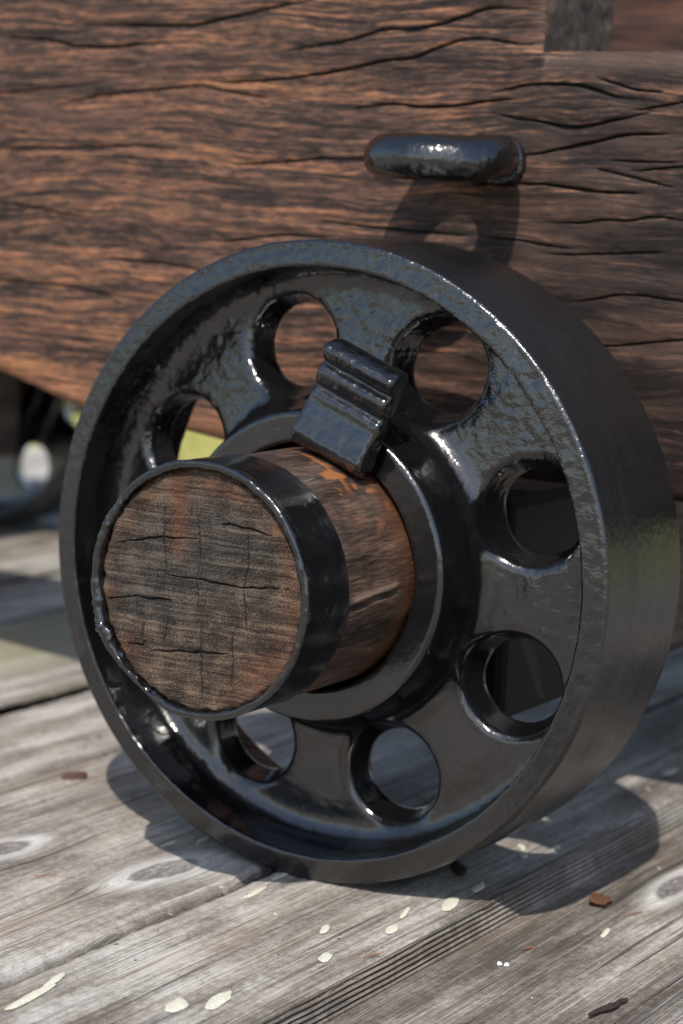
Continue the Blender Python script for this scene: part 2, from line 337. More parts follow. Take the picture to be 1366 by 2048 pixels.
def strip_grid(x0, x1, ys, nx): 
    xs = np.linspace(x0, x1, nx); X, Y = np.meshgrid(xs, ys, indexing='ij'); return X.ravel(), Y.ravel(), len(xs), len(ys)
KNOTS = [(-.071, -.042, .030, .0115, .35), (-.178, -.070, .022, .010, .3), (.176, .190, .03, .008, -.25), (-.34, .42, .02, .012, 0), (-.10, .62, .03, .012, 0)]
deck = link('deck', None, kind='structure')
def plank(x0, x1, dz=0.0, near=True, lower=0.0, tone=.5, green=0.0, gl=.0021, gr_=.0021):
    y0, y1 = -4.6, 1.62
    ys = np.concatenate([np.linspace(y0, -.42, 12), np.arange(-.40, .62, .0035 if near else .02), np.linspace(.64, y1, 40)]) if near else np.linspace(y0, y1, 120)
    a, b = x0 + gl, x1 - gr_
    nx = max(12, int((b - a) / (.0022 if near else .012)))
    u = np.linspace(-1, 1, nx); xs = (a + b) / 2 + (b - a) / 2 * np.sign(u) * (1 - (1 - np.abs(u)) ** 1.15)   # finer near the edges
    if lower: tf = np.linspace(0, 1, 84); xs = np.concatenate([a + .0065 * tf, np.linspace(a + .0072, b, 110)]); nx = len(xs)
    X, Y = [q.ravel() for q in np.meshgrid(xs, ys, indexing='ij')]; n = len(X)
    P = np.stack([X, Y, 0 * X], 1); warp = np.zeros(n); knot = np.zeros(n); halo = np.zeros(n); dark = np.zeros(n)
    Z = np.full(n, GZ + dz)
    if near:
        for kx, ky, ry, rx, tilt in KNOTS:                    # ry along the board
            if not (x0 < kx < x1): continue
            dx = X - kx - tilt * (Y - ky) * .3; dy = Y - ky; e = np.hypot(dx / rx, dy / ry) + .18 * fbm(P, 90, 2, kx)
            knot = np.maximum(knot, (1 - sst(.75, 1.0, e)) * (.72 + .28 * np.sin(e * 30 + 4 * fbm(P, 60, 2, 5)))); halo = np.maximum(halo, (sst(.8, 1.05, e)) * (1 - sst(1.15, 2.5, e + .35 * fbm(P, (160, 30, 1), 2))) * 1.0)
            dark = np.maximum(dark, np.exp(-((e - .95) / .06) ** 2) * .6)
            warp += -np.sign(dx) * rx * 1.1 * np.exp(-(dx / (rx * 3)) ** 2 - (dy / (ry * 2)) ** 2) * (1 - np.exp(-(dx / (rx * .6)) ** 2))
            Z += .0012 * np.exp(-e * e / 2.5) - .0012 * (1 - sst(.5, .9, e)) * 1.0
        Z += .0007 * fbm(P, (26, 4, 1), 3, x0) + .00035 * fbm(P, (240, 9, 1), 2, x0)
    eL = X - a; eR = b - X
    ed = np.minimum(eL, eR); jit = .5 + .9 * np.abs(fbm(P, (9, 55, 1), 3, x1 * 9))
    Z -= .0042 * jit * np.exp(-(ed / .0035)) * (1 if not lower else (eR < .05))
    sw = .0075 if x1 <= -.28 or x0 < -.28 else .0042
    if not lower: dark = np.maximum(dark, .75 * (1 - sst(.001, sw + .002 * fbm(P, (1, 30, 1), 2, 7), ed)) * (1 if x1 != .117 else (eL < .02)))
    if x1 == -.0235: cw = .0085 + .006 * fbm(P, (1, 28, 1), 3, 6); Z -= (.0075 * jit + .002) * (1 - sst(.0, cw, eR)); dark = np.maximum(dark, .85 * (1 - sst(.0012, .0045, eR))); halo = np.maximum(halo, .55 * np.exp(-((eR - cw * .8) / .0022) ** 2) * sst(-.2, .3, fbm(P, (1, 20, 1), 3, 2)))
    if lower:                                                 # this board lies lower and its edge is cut into ridges
        t_ = np.clip(eL / .0065, 0, 1); wob = .30 * fbm(P, (1, 7, 1), 3, 2) + .12 * fbm(P, (1, 45, 1), 2, 5)
        wv = np.sin(2 * np.pi * (5.6 * t_ + wob + .9 * t_ * fbm(P, (1, 3, 1), 2, 8))); on = sst(0, .06, t_) * (1 - sst(.9, 1, t_))
        Z -= lower * t_; X = X + on * .0011 * wv
        dark = np.maximum(dark, on * .92 * sst(.15, -.75, wv)); dark = np.maximum(dark, .5 * np.exp(-((t_ - .02) / .03) ** 2))
    X2 = X + np.where((ed < .012) & (eR < .012 if lower else True), (1 - ed / .012) * .0022 * fbm(P, (4, 28, 1), 3, x0 * 5) * 2, 0)
    top = np.stack([X2, Y, Z], 1); nxx, nyy = nx, len(ys); F = grid_faces(nxx, nyy)
    # sides and underside
    loopi = np.concatenate([np.arange(nyy)[::-1], np.arange(1, nxx) * nyy, (nxx - 1) * nyy + np.arange(1, nyy), (np.arange(nxx - 2, 0, -1)) * nyy + nyy - 1])
    low = top[loopi].copy(); low[:, 2] = GZ + dz - .042; m_ = len(loopi); k0 = n
    sk = np.stack([loopi, n + np.arange(m_), n + (np.arange(m_) + 1) % m_, np.roll(loopi, -1)], 1)[:, ::-1]
    V = np.concatenate([top, low])
    F = np.concatenate([F, sk])
    z_ = lambda q: np.concatenate([q, np.zeros(m_)])
    gr = green * sst(-.2, .4, fbm(P, (9, 3, 1), 3, 4.2)) if green else np.zeros(n)
    tn = np.full(n, tone) + .12 * fbm(P, (7, 2.2, 1), 2, x0 * 3)
    me = np_mesh('plank', V, F, DECK, attrs=dict(warp=z_(warp), knot=z_(knot), halo=z_(halo), dark=np.concatenate([dark, np.full(m_, .5)]), tone=np.concatenate([tn, np.full(m_, .2)]), green=z_(gr)))
    return link('plank', me, deck)
planks = {}
for key, args in {'right': (.117, .33, -.0005, True, .016, .36, 0, -.0003), 'mid': (-.0235, .117, 0, True, 0, .52, 0, .0022, .0003), 'knotty': (-.281, -.0235, .001, True, 0, .62),
                  'c': (-.432, -.281, -.0035, True, 0, .56), 'd': (-.66, -.432, .001, True, 0, .6, .75)}.items(): planks[key] = plank(*args)
x = .33
while x < 2.2:
    w = random.choice((.14, .16, .19)); plank(x, x + w, -.013 + random.uniform(-.002, .002), False, 0, random.uniform(.4, .65)); x += w
x = -.66
while x > -3.4:
    w = random.choice((.14, .15, .17)); plank(x - w, x, random.uniform(-.003, .003), False, 0, random.uniform(.5, .7) + (.3 if x < -1.1 else 0), .15); x -= w
bm = bmesh.new()
for yy in (-4.4, -3.0, -1.6, -.95, -.3, .35, 1.0, 1.52):
    bmesh.ops.create_cube(bm, size=1, matrix=Matrix.Translation((-.6, yy, GZ - .095)) @ Matrix.Diagonal((5.6, .05, .1, 1)))
me = bpy.data.meshes.new('joist'); bm.to_mesh(me); bm.free(); me.materials.append(DARKT); jo = link('joist', me, deck, kind='stuff')

def blob_mesh(name, rx, ry, h, seed, mat, n=22, rough=0.0, wob=.16):
    r_ = np.random.default_rng(seed); t = np.linspace(0, 2 * np.pi, n, endpoint=False)
    rr = 1 + sum(r_.normal() * wob / k ** .6 * np.cos(k * t + r_.uniform(0, 6)) for k in range(2, 7)) + rough * r_.normal(size=n)
    V = []; 
    for s, zz in ((1, 0), (.86, h * .8), (.45, h)):
        V += [(rx * s * r * math.cos(a), ry * s * r * math.sin(a), zz + (r_.uniform(-.3, .3) * h if zz else 0)) for r, a in zip(rr, t)]
    V.append((0, 0, h)); F = []
    me = bpy.data.meshes.new(name); Fs = []
    for k in range(2):
        for i in range(n): Fs.append((k * n + i, k * n + (i + 1) % n, (k + 1) * n + (i + 1) % n, (k + 1) * n + i))
    for i in range(n): Fs.append((2 * n + i, 2 * n + (i + 1) % n, 3 * n))
    me.from_pydata(V, [], Fs); me.materials.append(mat)
    for p in me.polygons: p.use_smooth = True
    return me
LZ = lambda x: GZ - (.0165 if x > .124 else 0)
for k, (x_, y_, rx, ry, rot) in enumerate([(.0660, -.071, .0030, .0085, .35), (.097, -.046, .0040, .0090, .30), (.092, -.112, .0042, .0085, .35), (.083, -.205, .0055, .015, .15), (.070, -.225, .006, .011, .3),
        (.002, -.262, .004, .024, .1), (-.004, -.235, .003, .012, .2), (.101, .018, .0052, .015, .3), (.099, .058, .0042, .010, .2), (.089, .140, .0035, .010, .5), (.080, .155, .003, .007, .7), (.099, .168, .003, .007, .2),
        (-.004, -.040, .0030, .014, .1), (-.010, .000, .0025, .014, .05), (.078, .408, .005, .012, 0), (.088, -.015, .0022, .011, .3), (-.104, .008, .0025, .011, 0), (-.092, .031, .003, .013, .1), (.180, .075, .0022, .010, .2)]):
    pk = planks['right' if x_ > .117 else 'mid' if x_ > -.0235 else 'knotty' if x_ > -.281 else 'c']
    o = link('lichen_patch', blob_mesh('lichen_patch', rx * .85, ry, .0005, k, LICHEN, 40, .02, .075), pk, (x_, y_, LZ(x_) + (.0008 if pk is planks['knotty'] else .0006))); o.rotation_euler = (0, 0, rot)

# grit and dust on the boards
N = 900; gx = rng.uniform(-.42, .32, N); gy = rng.uniform(-.30, .45, N); gs = rng.uniform(.0003, .0011, N) * (1 + 1.2 * (rng.random(N) > .94)); V = []; F = []
for k in range(N):
    z0 = LZ(gx[k]) + (.0008 if -.281 < gx[k] < -.0235 else 0); a0 = rng.uniform(0, 6.28); el = rng.uniform(.6, 2.2); b0 = len(V)
    if .114 < gx[k] < .126: continue
    V += [(gx[k] + gs[k] * math.cos(a0 + t) * (el if t in (0, 3.1) else .7), gy[k] + gs[k] * math.sin(a0 + t) * (el if t in (0, 3.1) else .7), z0 - .0003) for t in (0, 1.6, 3.1, 4.7)] + [(gx[k], gy[k], z0 + gs[k] * .7)]
    F += [(b0, b0 + 1, b0 + 4), (b0 + 1, b0 + 2, b0 + 4), (b0 + 2, b0 + 3, b0 + 4), (b0 + 3, b0, b0 + 4)]
gm = Mat('grit_grains'); GRIT = gm.done(gm.ramp(gm.noise(gm.scale(gm.obj(), (130, 130, 1)), 1, 2, .5), [(.4, (.035, .024, .018)), (.5, (.12, .07, .04)), (.6, (.40, .37, .31))]), .9)
link('grit', np_mesh('grit', V, F, GRIT, False), kind='stuff')

# lawn beyond the deck edge
N = 16000; bx = rng.uniform(-4.5, .6, N); by = 1.66 + rng.uniform(0, 1, N) ** 1.6 * 3.0; hh = rng.uniform(.05, .12, N); an = rng.uniform(0, 6.28, N); ln = rng.normal(0, .025, (N, 2))
V = np.empty((N, 4, 3)); w_ = .005
V[:, 0] = np.stack([bx - w_ * np.cos(an), by - w_ * np.sin(an), 0 * bx - .362], 1); V[:, 1] = np.stack([bx + w_ * np.cos(an), by + w_ * np.sin(an), 0 * bx - .362], 1)
V[:, 2] = np.stack([bx + ln[:, 0] + w_ * .3, by + ln[:, 1], -.36 + hh], 1); V[:, 3] = np.stack([bx + ln[:, 0] - w_ * .3, by + ln[:, 1], -.36 + hh], 1)
gm = Mat('dry_grass'); v = gm.noise(gm.obj(), 30, 3, .6)
GRASS = gm.done(gm.mix(gm.ramp(v, [(.35, 0.0), (.65, 1.0)]), (.34, .34, .08), (.58, .53, .19)), .7)
link('grass', np_mesh('grass', V.reshape(-1, 3), np.arange(N * 4).reshape(-1, 4), GRASS, False), kind='stuff')

# ------------------------------------------------------------------ the gun carriage
carriage = link('gun_carriage', None, label='brown timber gun carriage on glossy black iron wheels standing on the grey plank deck', category='gun carriage')
carriage.empty_display_size = .2; carriage.location = (-.5, .5, GZ)
def part(name, me, parent=None, **props):
    o = link(name, me, parent or carriage, **props)
    if parent is None: o.matrix_parent_inverse = Matrix.Translation((.5, -.5, -GZ))
    return o

# cheek: the long stepped side plank
CY, CT = .187, .098
CRACKS = [[(-0.384, 0.3294), (-0.3521, 0.3296), (-0.3162, 0.3251), (-0.2838, 0.3235), (-0.2518, 0.3265), (-0.2243, 0.3273)], [(-0.2934, 0.3397), (-0.2431, 0.339), (-0.2033, 0.3397), (-0.1778, 0.3452), (-0.1461, 0.3502), (-0.119, 0.3544)], [(-0.1757, 0.3006), (-0.1331, 0.3029), (-0.1041, 0.3066), (-0.0789, 0.3109), (-0.0565, 0.3154), (-0.0321, 0.3179), (-0.0157, 0.3235), (-0.0014, 0.3284), (0.0129, 0.3307), (0.0305, 0.3301), (0.0484, 0.3274), (0.0641, 0.3287)], [(-0.1195, 0.3235), (-0.0799, 0.3297), (-0.0557, 0.336), (-0.0278, 0.337), (-0.0059, 0.3415), (0.0119, 0.3469), (0.026, 0.3501), (0.0434, 0.3494), (0.0628, 0.3484)], [(0.0326, 0.2968), (0.0501, 0.3009), (0.0675, 0.3027), (0.0884, 0.3021), (0.1054, 0.2986), (0.119, 0.2951), (0.1324, 0.2938)], [(-0.0774, 0.2828), (-0.0584, 0.2868), (-0.0399, 0.2878), (-0.0211, 0.2865), (0.0011, 0.287), (0.0187, 0.2902), (0.0402, 0.2922)], [(0.0426, 0.2814), (0.0655, 0.2788), (0.0813, 0.276), (0.0967, 0.2767), (0.12, 0.2816), (0.1364, 0.285)], [(0.0529, 0.2568), (0.0703, 0.2596), (0.0875, 0.2633), (0.1044, 0.2669), (0.1241, 0.2718), (0.1373, 0.273), (0.1554, 0.2735)], [(0.0522, 0.2389), (0.0716, 0.2394), (0.0856, 0.238), (0.1064, 0.2363), (0.1282, 0.2359)], [(0.0785, 0.2152), (0.099, 0.2164), (0.1142, 0.2184), (0.1328, 0.2192), (0.1477, 0.2218), (0.1682, 0.2208)], [(-0.156, 0.2449), (-0.1283, 0.2472), (-0.1012, 0.2501), (-0.0757, 0.2506), (-0.0577, 0.2515)], [(-0.3804, 0.2092), (-0.3506, 0.2067), (-0.3264, 0.2045), (-0.3091, 0.2023)], [(-0.3816, 0.249), (-0.309, 0.2518), (-0.2628, 0.2542), (-0.2286, 0.2534)], [(-0.329, 0.2809), (-0.3034, 0.2871), (-0.2754, 0.2911), (-0.2369, 0.2945), (-0.2058, 0.2974), (-0.1861, 0.2953), (-0.1644, 0.2919), (-0.1325, 0.2901)], [(0.1153, 0.304), (0.132, 0.3), (0.1452, 0.2993)], [(0.1429, 0.2894), (0.1631, 0.2929)], [(0.1251, 0.256), (0.1483, 0.2561)], [(0.1456, 0.2514), (0.1659, 0.2536)], [(0.1191, 0.2483), (0.1427, 0.2439)], [(0.0884, 0.1956), (0.1174, 0.1971), (0.1424, 0.1991)], [(0.0476, 0.2028), (0.0777, 0.2004)], [(-0.3828, 0.2901), (-0.3402, 0.2933), (-0.3078, 0.2966)], [(-0.0734, 0.2068), (-0.0264, 0.205), (0.0041, 0.2039)], [(-0.1627, 0.1922), (-0.1296, 0.1973), (-0.0969, 0.1969)], [(-0.2623, 0.1729), (-0.2266, 0.172), (-0.1872, 0.1682)], [(0.1082, 0.1678), (0.1357, 0.1727), (0.1719, 0.1706)], [(0.1344, 0.141), (0.1735, 0.1471)], [(-0.3787, 0.1515), (-0.3213, 0.1505), (-0.2749, 0.1468)]]
CK = (CY + 1.151) / 1.301                                     # the crack lines below were measured on a plane at y = .15
cx_ = lambda x: .7203 + (x - .7203) * CK
cz_ = lambda z: .2309 + (z - .2309) * CK
CRACKS = [[(cx_(a), cz_(b)) for a, b in L] for L in CRACKS]
STEPX, STEPZ = cx_(.0655), cz_(.3235)
def cheek_bottom(x):
    x = .7203 + (x - .7203) / CK
    return cz_(0) + CK * (.045 + .015 * sst(-.10, -.29, x) + np.minimum(.27 * np.maximum(-.295 - x, 0), .085) - .10 * sst(-.68, -.95, x))
def cheek_top(x):
    return np.where(x > STEPX, STEPZ + .006 * (x - STEPX), np.where(x > -.55, .48, np.where(x > -.85, .36, .25)))
def cheek_mesh():
    """front face sheet with relief (a lower block, and an upper block left of the step), closed by back, top, bottom and ends"""
    xs = np.concatenate([np.linspace(-1.3, -.42, 60), np.arange(-.41, STEPX - .0006, .0013), [STEPX], np.arange(STEPX + .0013, .26, .0013), np.linspace(.27, .46, 12)])
    ns = int(np.searchsorted(xs, STEPX)) + 1; n = len(xs); B = cheek_bottom(xs); T = cheek_top(xs)
    nl, nu = 400, 150; tl = np.linspace(0, 1, nl); tu = np.linspace(0, 1, nu)[1:]
    topl = STEPZ + .006 * np.maximum(xs - STEPX, 0)
    Zl = B[:, None] + (topl - B)[:, None] * tl; Zu = STEPZ + (T[:ns] * 0 + np.where(xs[:ns] > -.55, .48, .36) - STEPZ)[:, None] * tu
    X = np.concatenate([np.repeat(xs, nl), np.repeat(xs[:ns], nu - 1)]); Z = np.concatenate([Zl.ravel(), Zu.ravel()])
    Bx = cheek_bottom(X)
    P = np.stack([X, np.zeros_like(X), Z], 1); crack = np.zeros(len(X)); dep = np.zeros(len(X))
    for k, L in enumerate(CRACKS + MORE):
        L = smooth_line(L); p0, p1, p2, p3 = (np.array(L[q]) for q in (0, 4, -5, -1)); L = [tuple(p0 - (p1 - p0) * 1.2)] + L + [tuple(p3 + (p3 - p2) * 1.2)]; a = np.array(L); m = (X > a[:, 0].min() - .02) & (X < a[:, 0].max() + .02) & (Z > a[:, 1].min() - .02) & (Z < a[:, 1].max() + .02)
        if not m.any(): continue
        Q = np.stack([X[m], Z[m] + .0009 * fbm(P[m], (40, 1, 12), 2, k)], 1); d, tt = segdist(Q, L)
        big = (.00050 if k < 9 else .00022 if k < len(CRACKS) else .00006)
        w = big * (1 - .6 * np.abs(2 * tt - 1) ** 1.6) * (.65 + 1.0 * np.abs(fbm(P[m], (30, 1, 30), 2, k + 5))) + 1.6e-4
        c = (1 - sst(w * .6, w * 2.0 + .0002, d)) * (1 - sst(.45, 1.0, np.abs(2 * tt - 1) + .35 * fbm(P[m], (25, 1, 25), 2, k + 9))); crack[m] = np.maximum(crack[m], c); dep[m] = np.maximum(dep[m], c * .0035 + .0003 * (1 - sst(0, .006, d)))
    right = X > STEPX + 1e-6
    et = np.where(right, np.maximum(STEPZ + .006 * (X - STEPX) - Z, 0), 9.0)
    rnd = .008 * np.exp(-et / .0045) + .006 * np.exp(-np.maximum(Z - Bx, 0) / .005)
    es = np.where((Z > STEPZ - .001) & ~right, STEPX - X, 9.0); rnd = rnd + .004 * np.exp(-es / .003)
    rel = .0016 * fbm(P, (4, 1, 30), 3, 3.1) + .0004 * fbm(P, (18, 1, 160), 3, 8.8)
    Yf = CY + rnd - rel + dep
    n3 = fbm(P, (7, 1, 16), 3)
    worn = .5 + .14 * (1 - sst(-.05, .12, X + .05 * n3)) - .22 * sst(-.02, .10, X + .06 * n3) + .1 * (1 - sst(.1, .2, Z)) * (X < 0) - .22 * (1 - sst(.17, .25, Z + .03 * fbm(P, (9, 1, 9), 2))) * sst(-.12, -.02, X) + .3 * fbm(P, (4, 1, 30), 3, 9)
    worn += .35 * (1 - sst(.008, .04, Z - Bx)) * (X < -.1)
    worn += .4 * np.exp(-((X - .055 + .01 * n3) / .02) ** 2 - ((Z - .335 + .01 * n3) / .035) ** 2)
    pale = (1 - sst(.001, .022, et + .01 * fbm(P, (30, 1, 60), 2))) * .27 + .35 * np.exp(-((X - .09) / .06) ** 2 - ((Z - .25) / .02) ** 2) * sst(-.1, .3, n3)
    Z = Z + np.where(right, (.0022 * fbm(P, (45, 1, 1), 3, 4)) * np.exp(-et / .008), 0)
    V = np.stack([X, Yf, Z], 1); nV = len(V)
    A = [grid_faces(n, nl)]
    ui = np.concatenate([(np.arange(ns) * nl + nl - 1)[:, None], n * nl + np.arange(ns * (nu - 1)).reshape(ns, nu - 1)], 1)
    A.append(np.stack([ui[:-1, :-1], ui[1:, :-1], ui[1:, 1:], ui[:-1, 1:]], -1).reshape(-1, 4))
    back = lambda idx: np.stack([V[idx, 0], np.full(len(idx), CY + CT), V[idx, 2]], 1)
    fi = np.arange(n * nl).reshape(n, nl); EX = []; cnt = nV
    def skirt(idx, flip):
        nonlocal cnt
        bk = back(idx); j = cnt + np.arange(len(idx)); EX.append(bk); cnt += len(idx)
        q = np.stack([idx[:-1], idx[1:], j[1:], j[:-1]], 1); A.append(q[:, ::-1] if flip else q); return j
    jb = skirt(fi[:, 0], True); jr = skirt(fi[ns - 1:, -1], False); jt = skirt(ui[:, -1], False); skirt(fi[0], False); skirt(fi[-1], True); skirt(ui[-1], True)
    jl = cnt + np.arange(n); EX.append(np.stack([xs, np.full(n, CY + CT), topl], 1)); cnt += n      # back sheet
    A.append(np.stack([jb[:-1], jl[:-1], jl[1:], jb[1:]], 1)); A.append(np.stack([jl[:ns - 1], jt[:-1], jt[1:], jl[1:ns]], 1))
    V = np.concatenate([V] + EX); e = len(V) - nV
    z_ = lambda q, d=0.0: np.concatenate([q, np.full(e, d)])
    return np_mesh('cheek', V, np.concatenate(A), TIMBER, attrs=dict(crack=z_(crack), worn=z_(worn, .4), pale=z_(pale)))
MORE = []
for _k in range(0):                                         # hairline checks along the grain
    _x = random.uniform(-.4, .2); _z = random.uniform(.09, .36); _l = random.uniform(.02, .07); _s = random.uniform(-.12, .1)
    MORE.append([(_x + t * _l, _z + t * _l * _s + random.uniform(-.0015, .0015)) for t in (0, .33, .66, 1)])
cheek_me = cheek_mesh()
part('cheek', cheek_me, label='near side plank of the carriage, cracked and worn orange, stepped at its top')
far = part('cheek', cheek_me, label='far side plank of the carriage, coloured dark for shade'); far.location = (0, .57, 0); far.material_slots[0].link = 'OBJECT'; far.material_slots[0].material = SHADED_REDT  # darker copy of the near plank's timber, shade put into its colour
# end grain of the step, seen in the notch
nz_, ny_ = 60, 40
Zs, Ys = np.meshgrid(np.linspace(STEPZ - .003, .48, nz_), np.linspace(CY + .002, CY + CT - .001, ny_), indexing='ij')
P = np.stack([0 * Zs.ravel(), Ys.ravel(), Zs.ravel()], 1)
Xs = STEPX + .0026 + .0022 * fbm(P, (1, 90, 90), 3) - .006 * np.exp(-(P[:, 1] - CY) / .004)
gm = Mat('mossy_end_grain'); o_ = gm.obj(); a_ = gm.noise(gm.scale(o_, (60, 60, 60)), 1, 5, .65); b_ = gm.noise(gm.scale(o_, (160, 160, 110)), 1, 4, .6)
v_ = gm.math('ADD', gm.math('MULTIPLY', a_, .6), gm.math('MULTIPLY', b_, .4))
MOSS = gm.done(gm.ramp(v_, [(.36, (.011, .0085, .0065)), (.5, (.038, .0275, .0185)), (.68, (.105, .078, .052))]), .85, gm.bump(v_, .003, .6))
part('step_end_grain', np_mesh('step_end_grain', np.stack([Xs, P[:, 1], P[:, 2]], 1), grid_faces(nz_, ny_)[:, ::-1], MOSS))

def box_mesh(name, lo, hi, mat, bev=.006, seg=2):
    bm = bmesh.new(); c = [(a + b) / 2 for a, b in zip(lo, hi)]; s = [b - a for a, b in zip(lo, hi)]
    bmesh.ops.create_cube(bm, size=1, matrix=Matrix.Translation(c) @ Matrix.Diagonal((*s, 1)))
    bmesh.ops.bevel(bm, geom=bm.edges[:], offset=bev, segments=seg, profile=.5, affect='EDGES')
    me = bpy.data.meshes.new(name); bm.to_mesh(me); bm.free(); me.materials.append(mat); return me
AX2 = -1.07
ax_me = box_mesh('axletree', (-.088, .132, -.1), (.092, .905, .043), DARKT, .01, 3)
part('axletree', ax_me, label='dark square axletree timber under the front of the carriage')
o = part('axletree', ax_me, label='dark square axletree timber under the rear of the carriage'); o.location = (AX2, 0, 0)
part('added_shade_board', box_mesh('added_shade_board', (-1.2, CY + CT + .001, .2), (-.85, .769, .25), DARKT))  # added board, blocks sky light between the cheeks to darken underneath

# axle arm: round wooden end of the axletree
def axle_mesh(y0=-.1185, y1=.14, r=.0735):
    na, ny = 420, 110; th = np.linspace(-np.pi, np.pi, na, endpoint=False) - 2.2; ys = np.linspace(y0, y1, ny)
    T, Y = [q.ravel() for q in np.meshgrid(th, ys, indexing='ij')]; P = np.stack([np.cos(T) * r, Y, np.sin(T) * r], 1); cyl = np.stack([T * r, Y, 0 * T], 1)
    R = r + .0006 * fbm(P, (40, 12, 40), 3) + .0003 * fbm(cyl, (500, 60, 1), 2)
    deg = np.degrees(np.angle(np.exp(1j * T)))
    d = np.abs(deg + 4.2 - (Y + .0444) * 55 + 2.0 * fbm(P, (1, 60, 1), 2)); inr = sst(-.0735, -.064, Y) * (1 - sst(-.022, -.014, Y)); cr = (1 - sst(.5, 1.9, d)) * inr
    R -= .0035 * cr; rid = np.exp(-((deg + 1.2 - (Y + .0444) * 55) / 1.6) ** 2) * inr; R += .0012 * rid
    cn = fbm(P, (110, 60, 110), 3, 5.5)
    chip = sst(.2, .3, cn) * np.exp(-((deg - 52) / 20) ** 2) * sst(-.06, -.04, Y) * 1.3
    chip = np.maximum(chip, (1 - sst(.0015, .003, np.abs(Y + .0335 - .00022 * (deg - 62) + .003 * cn))) * np.exp(-((deg - 66) / 17) ** 4))
    rust = sst(-.03, -.006, Y + .012 * fbm(P, (30, 30, 30), 2)) * .55 + .3 * sst(.1, .4, fbm(P, (50, 25, 50), 3, 2.2)) * (deg < -15)
    V = np.stack([np.cos(T) * R, Y, np.sin(T) * R], 1)
    return np_mesh('axle', V, grid_faces(na, ny, True)[:, ::-1], AXM, attrs=dict(cyl=cyl, chip=np.clip(chip, 0, 1), rust=np.clip(rust, 0, .8), crack=np.clip(rid, 0, 1) * .9))
EG = [[(-0.0268, 0.0452), (-0.0271, 0.0291), (-0.0253, 0.0101), (-0.0258, -0.0028)], [(-0.0035, 0.0431), (-0.0019, 0.029), (-0.0003, 0.0133)], [(0.0317, 0.0362), (0.0319, 0.0206), (0.0295, 0.0045), (0.0308, -0.0047), (0.0325, -0.0203)], [(-0.0028, 0.005), (-0.0014, -0.006), (-0.0015, -0.0124)], [(-0.023, -0.0218), (-0.0244, -0.035)], [(0.0011, -0.0184), (0.0015, -0.036), (0.0026, -0.0519), (0.0041, -0.0646)], [(0.0232, -0.0232), (0.0237, -0.0343), (0.0237, -0.0534)], [(-0.0252, 0.0061), (-0.0115, 0.0055), (0.0039, 0.0059), (0.0191, 0.0047), (0.0285, 0.0049), (0.047, 0.0076), (0.0598, 0.0078)], [(-0.0652, -0.0138), (-0.0443, -0.0093)], [(-0.0432, -0.01), (-0.0206, -0.0086)], [(-0.0521, -0.039), (-0.0392, -0.0371), (-0.0373, -0.0336)], [(-0.0331, -0.0403), (-0.0097, -0.0377), (0.0209, -0.0339)], [(0.0137, 0.0403), (0.0325, 0.0394), (0.0474, 0.0365)], [(-0.0614, 0.0202), (-0.028, 0.0274), (-0.0029, 0.0289)], [(-0.0397, -0.0242), (-0.0402, -0.0357)]]
def endgrain_mesh(r=.0736, y=-.1165):
    nr, nt = 110, 460; R, T = [q.ravel() for q in np.meshgrid(np.linspace(.0002, 1, nr) ** .8 * r, np.linspace(0, 2 * np.pi, nt, endpoint=False), indexing='ij')]
    X = R * np.cos(T); Z = R * np.sin(T); P = np.stack([X, 0 * X, Z], 1); crack = np.zeros(len(X)); H = np.zeros(len(X))
    for k, L in enumerate(EG):
        Q = np.stack([X + .0012 * fbm(P, 90, 2, k), Z + .0012 * fbm(P, 90, 2, k + 3)], 1); d, tt = segdist(Q, L); w = .00024 * (1 - np.abs(2 * tt - 1) ** 3) + 1.5e-4
        c = 1 - sst(w * .6, w * 2.2, d); crack = np.maximum(crack, c * (.8 if k < 7 else .9))
    lay = fbm(np.stack([X, 0 * X, Z + .004 * fbm(P, (16, 1, 30), 2, 4)], 1), (10, 1, 260), 3, 1.7)
    H = .0006 * lay + .0010 * fbm(P, (200, 1, 300), 3) - .0022 * crack - .0045 * sst(.0675, .0736, R + .003 * fbm(P, 120, 2, 6))
    ang = np.degrees(np.arctan2(Z, X)); n1 = fbm(P, (45, 1, 60), 3, 12)
    brown = .12 + .75 * sst(-.005, -.03, Z - .25 * X + .02 * n1) + .5 * sst(.015, .045, X + .03 * n1) * (Z < .02) + .5 * sst(.045, .06, R + .015 * n1)
    orange = np.exp(-((X + .017 + .004 * n1) / .007) ** 2) * sst(.012, .03, Z + .01 * n1) * .85
    orange = np.maximum(orange, sst(.056, .064, R + .012 * n1) * (.1 + .6 * sst(-.1, .3, n1)) * .8)
    orange = np.maximum(orange, sst(.046, .06, R + .012 * n1) * np.exp(-((ang + 42) / 28) ** 2) * .7)
    V = np.stack([X, y - H, Z], 1)
    return np_mesh('end_face', V, grid_faces(nr, nt)if False else np.concatenate([grid_faces(nr, nt), np.stack([np.arange(nr - 1) * nt + nt - 1, np.arange(1, nr) * nt + nt - 1, np.arange(1, nr) * nt, np.arange(nr - 1) * nt], 1)]),
                   ENDG, attrs=dict(crack=crack, brown=np.clip(brown, 0, 1), orange=np.clip(orange, 0, 1)))
axle = part('axle', axle_mesh(), label='round worn wooden axle end poking through the black wheel')
link('end_face', endgrain_mesh(), axle, label='cracked end grain of the axle, stained rusty orange')
def f_hoop(x, y, z):
    r = np.hypot(x, z); return boxd(r, y, 0.0708, .0750, -.1205, -.0752, .0012)
V, Q, Nn = surface_net(f_hoop, (-.08, -.125, -.08), (.08, -.072, .08), .00115)
r_ = np.hypot(V[:, 0], V[:, 2]); lip = 1 - sst(-.1185, -.1125, V[:, 1]); an = np.degrees(np.arctan2(V[:, 2], V[:, 0]))
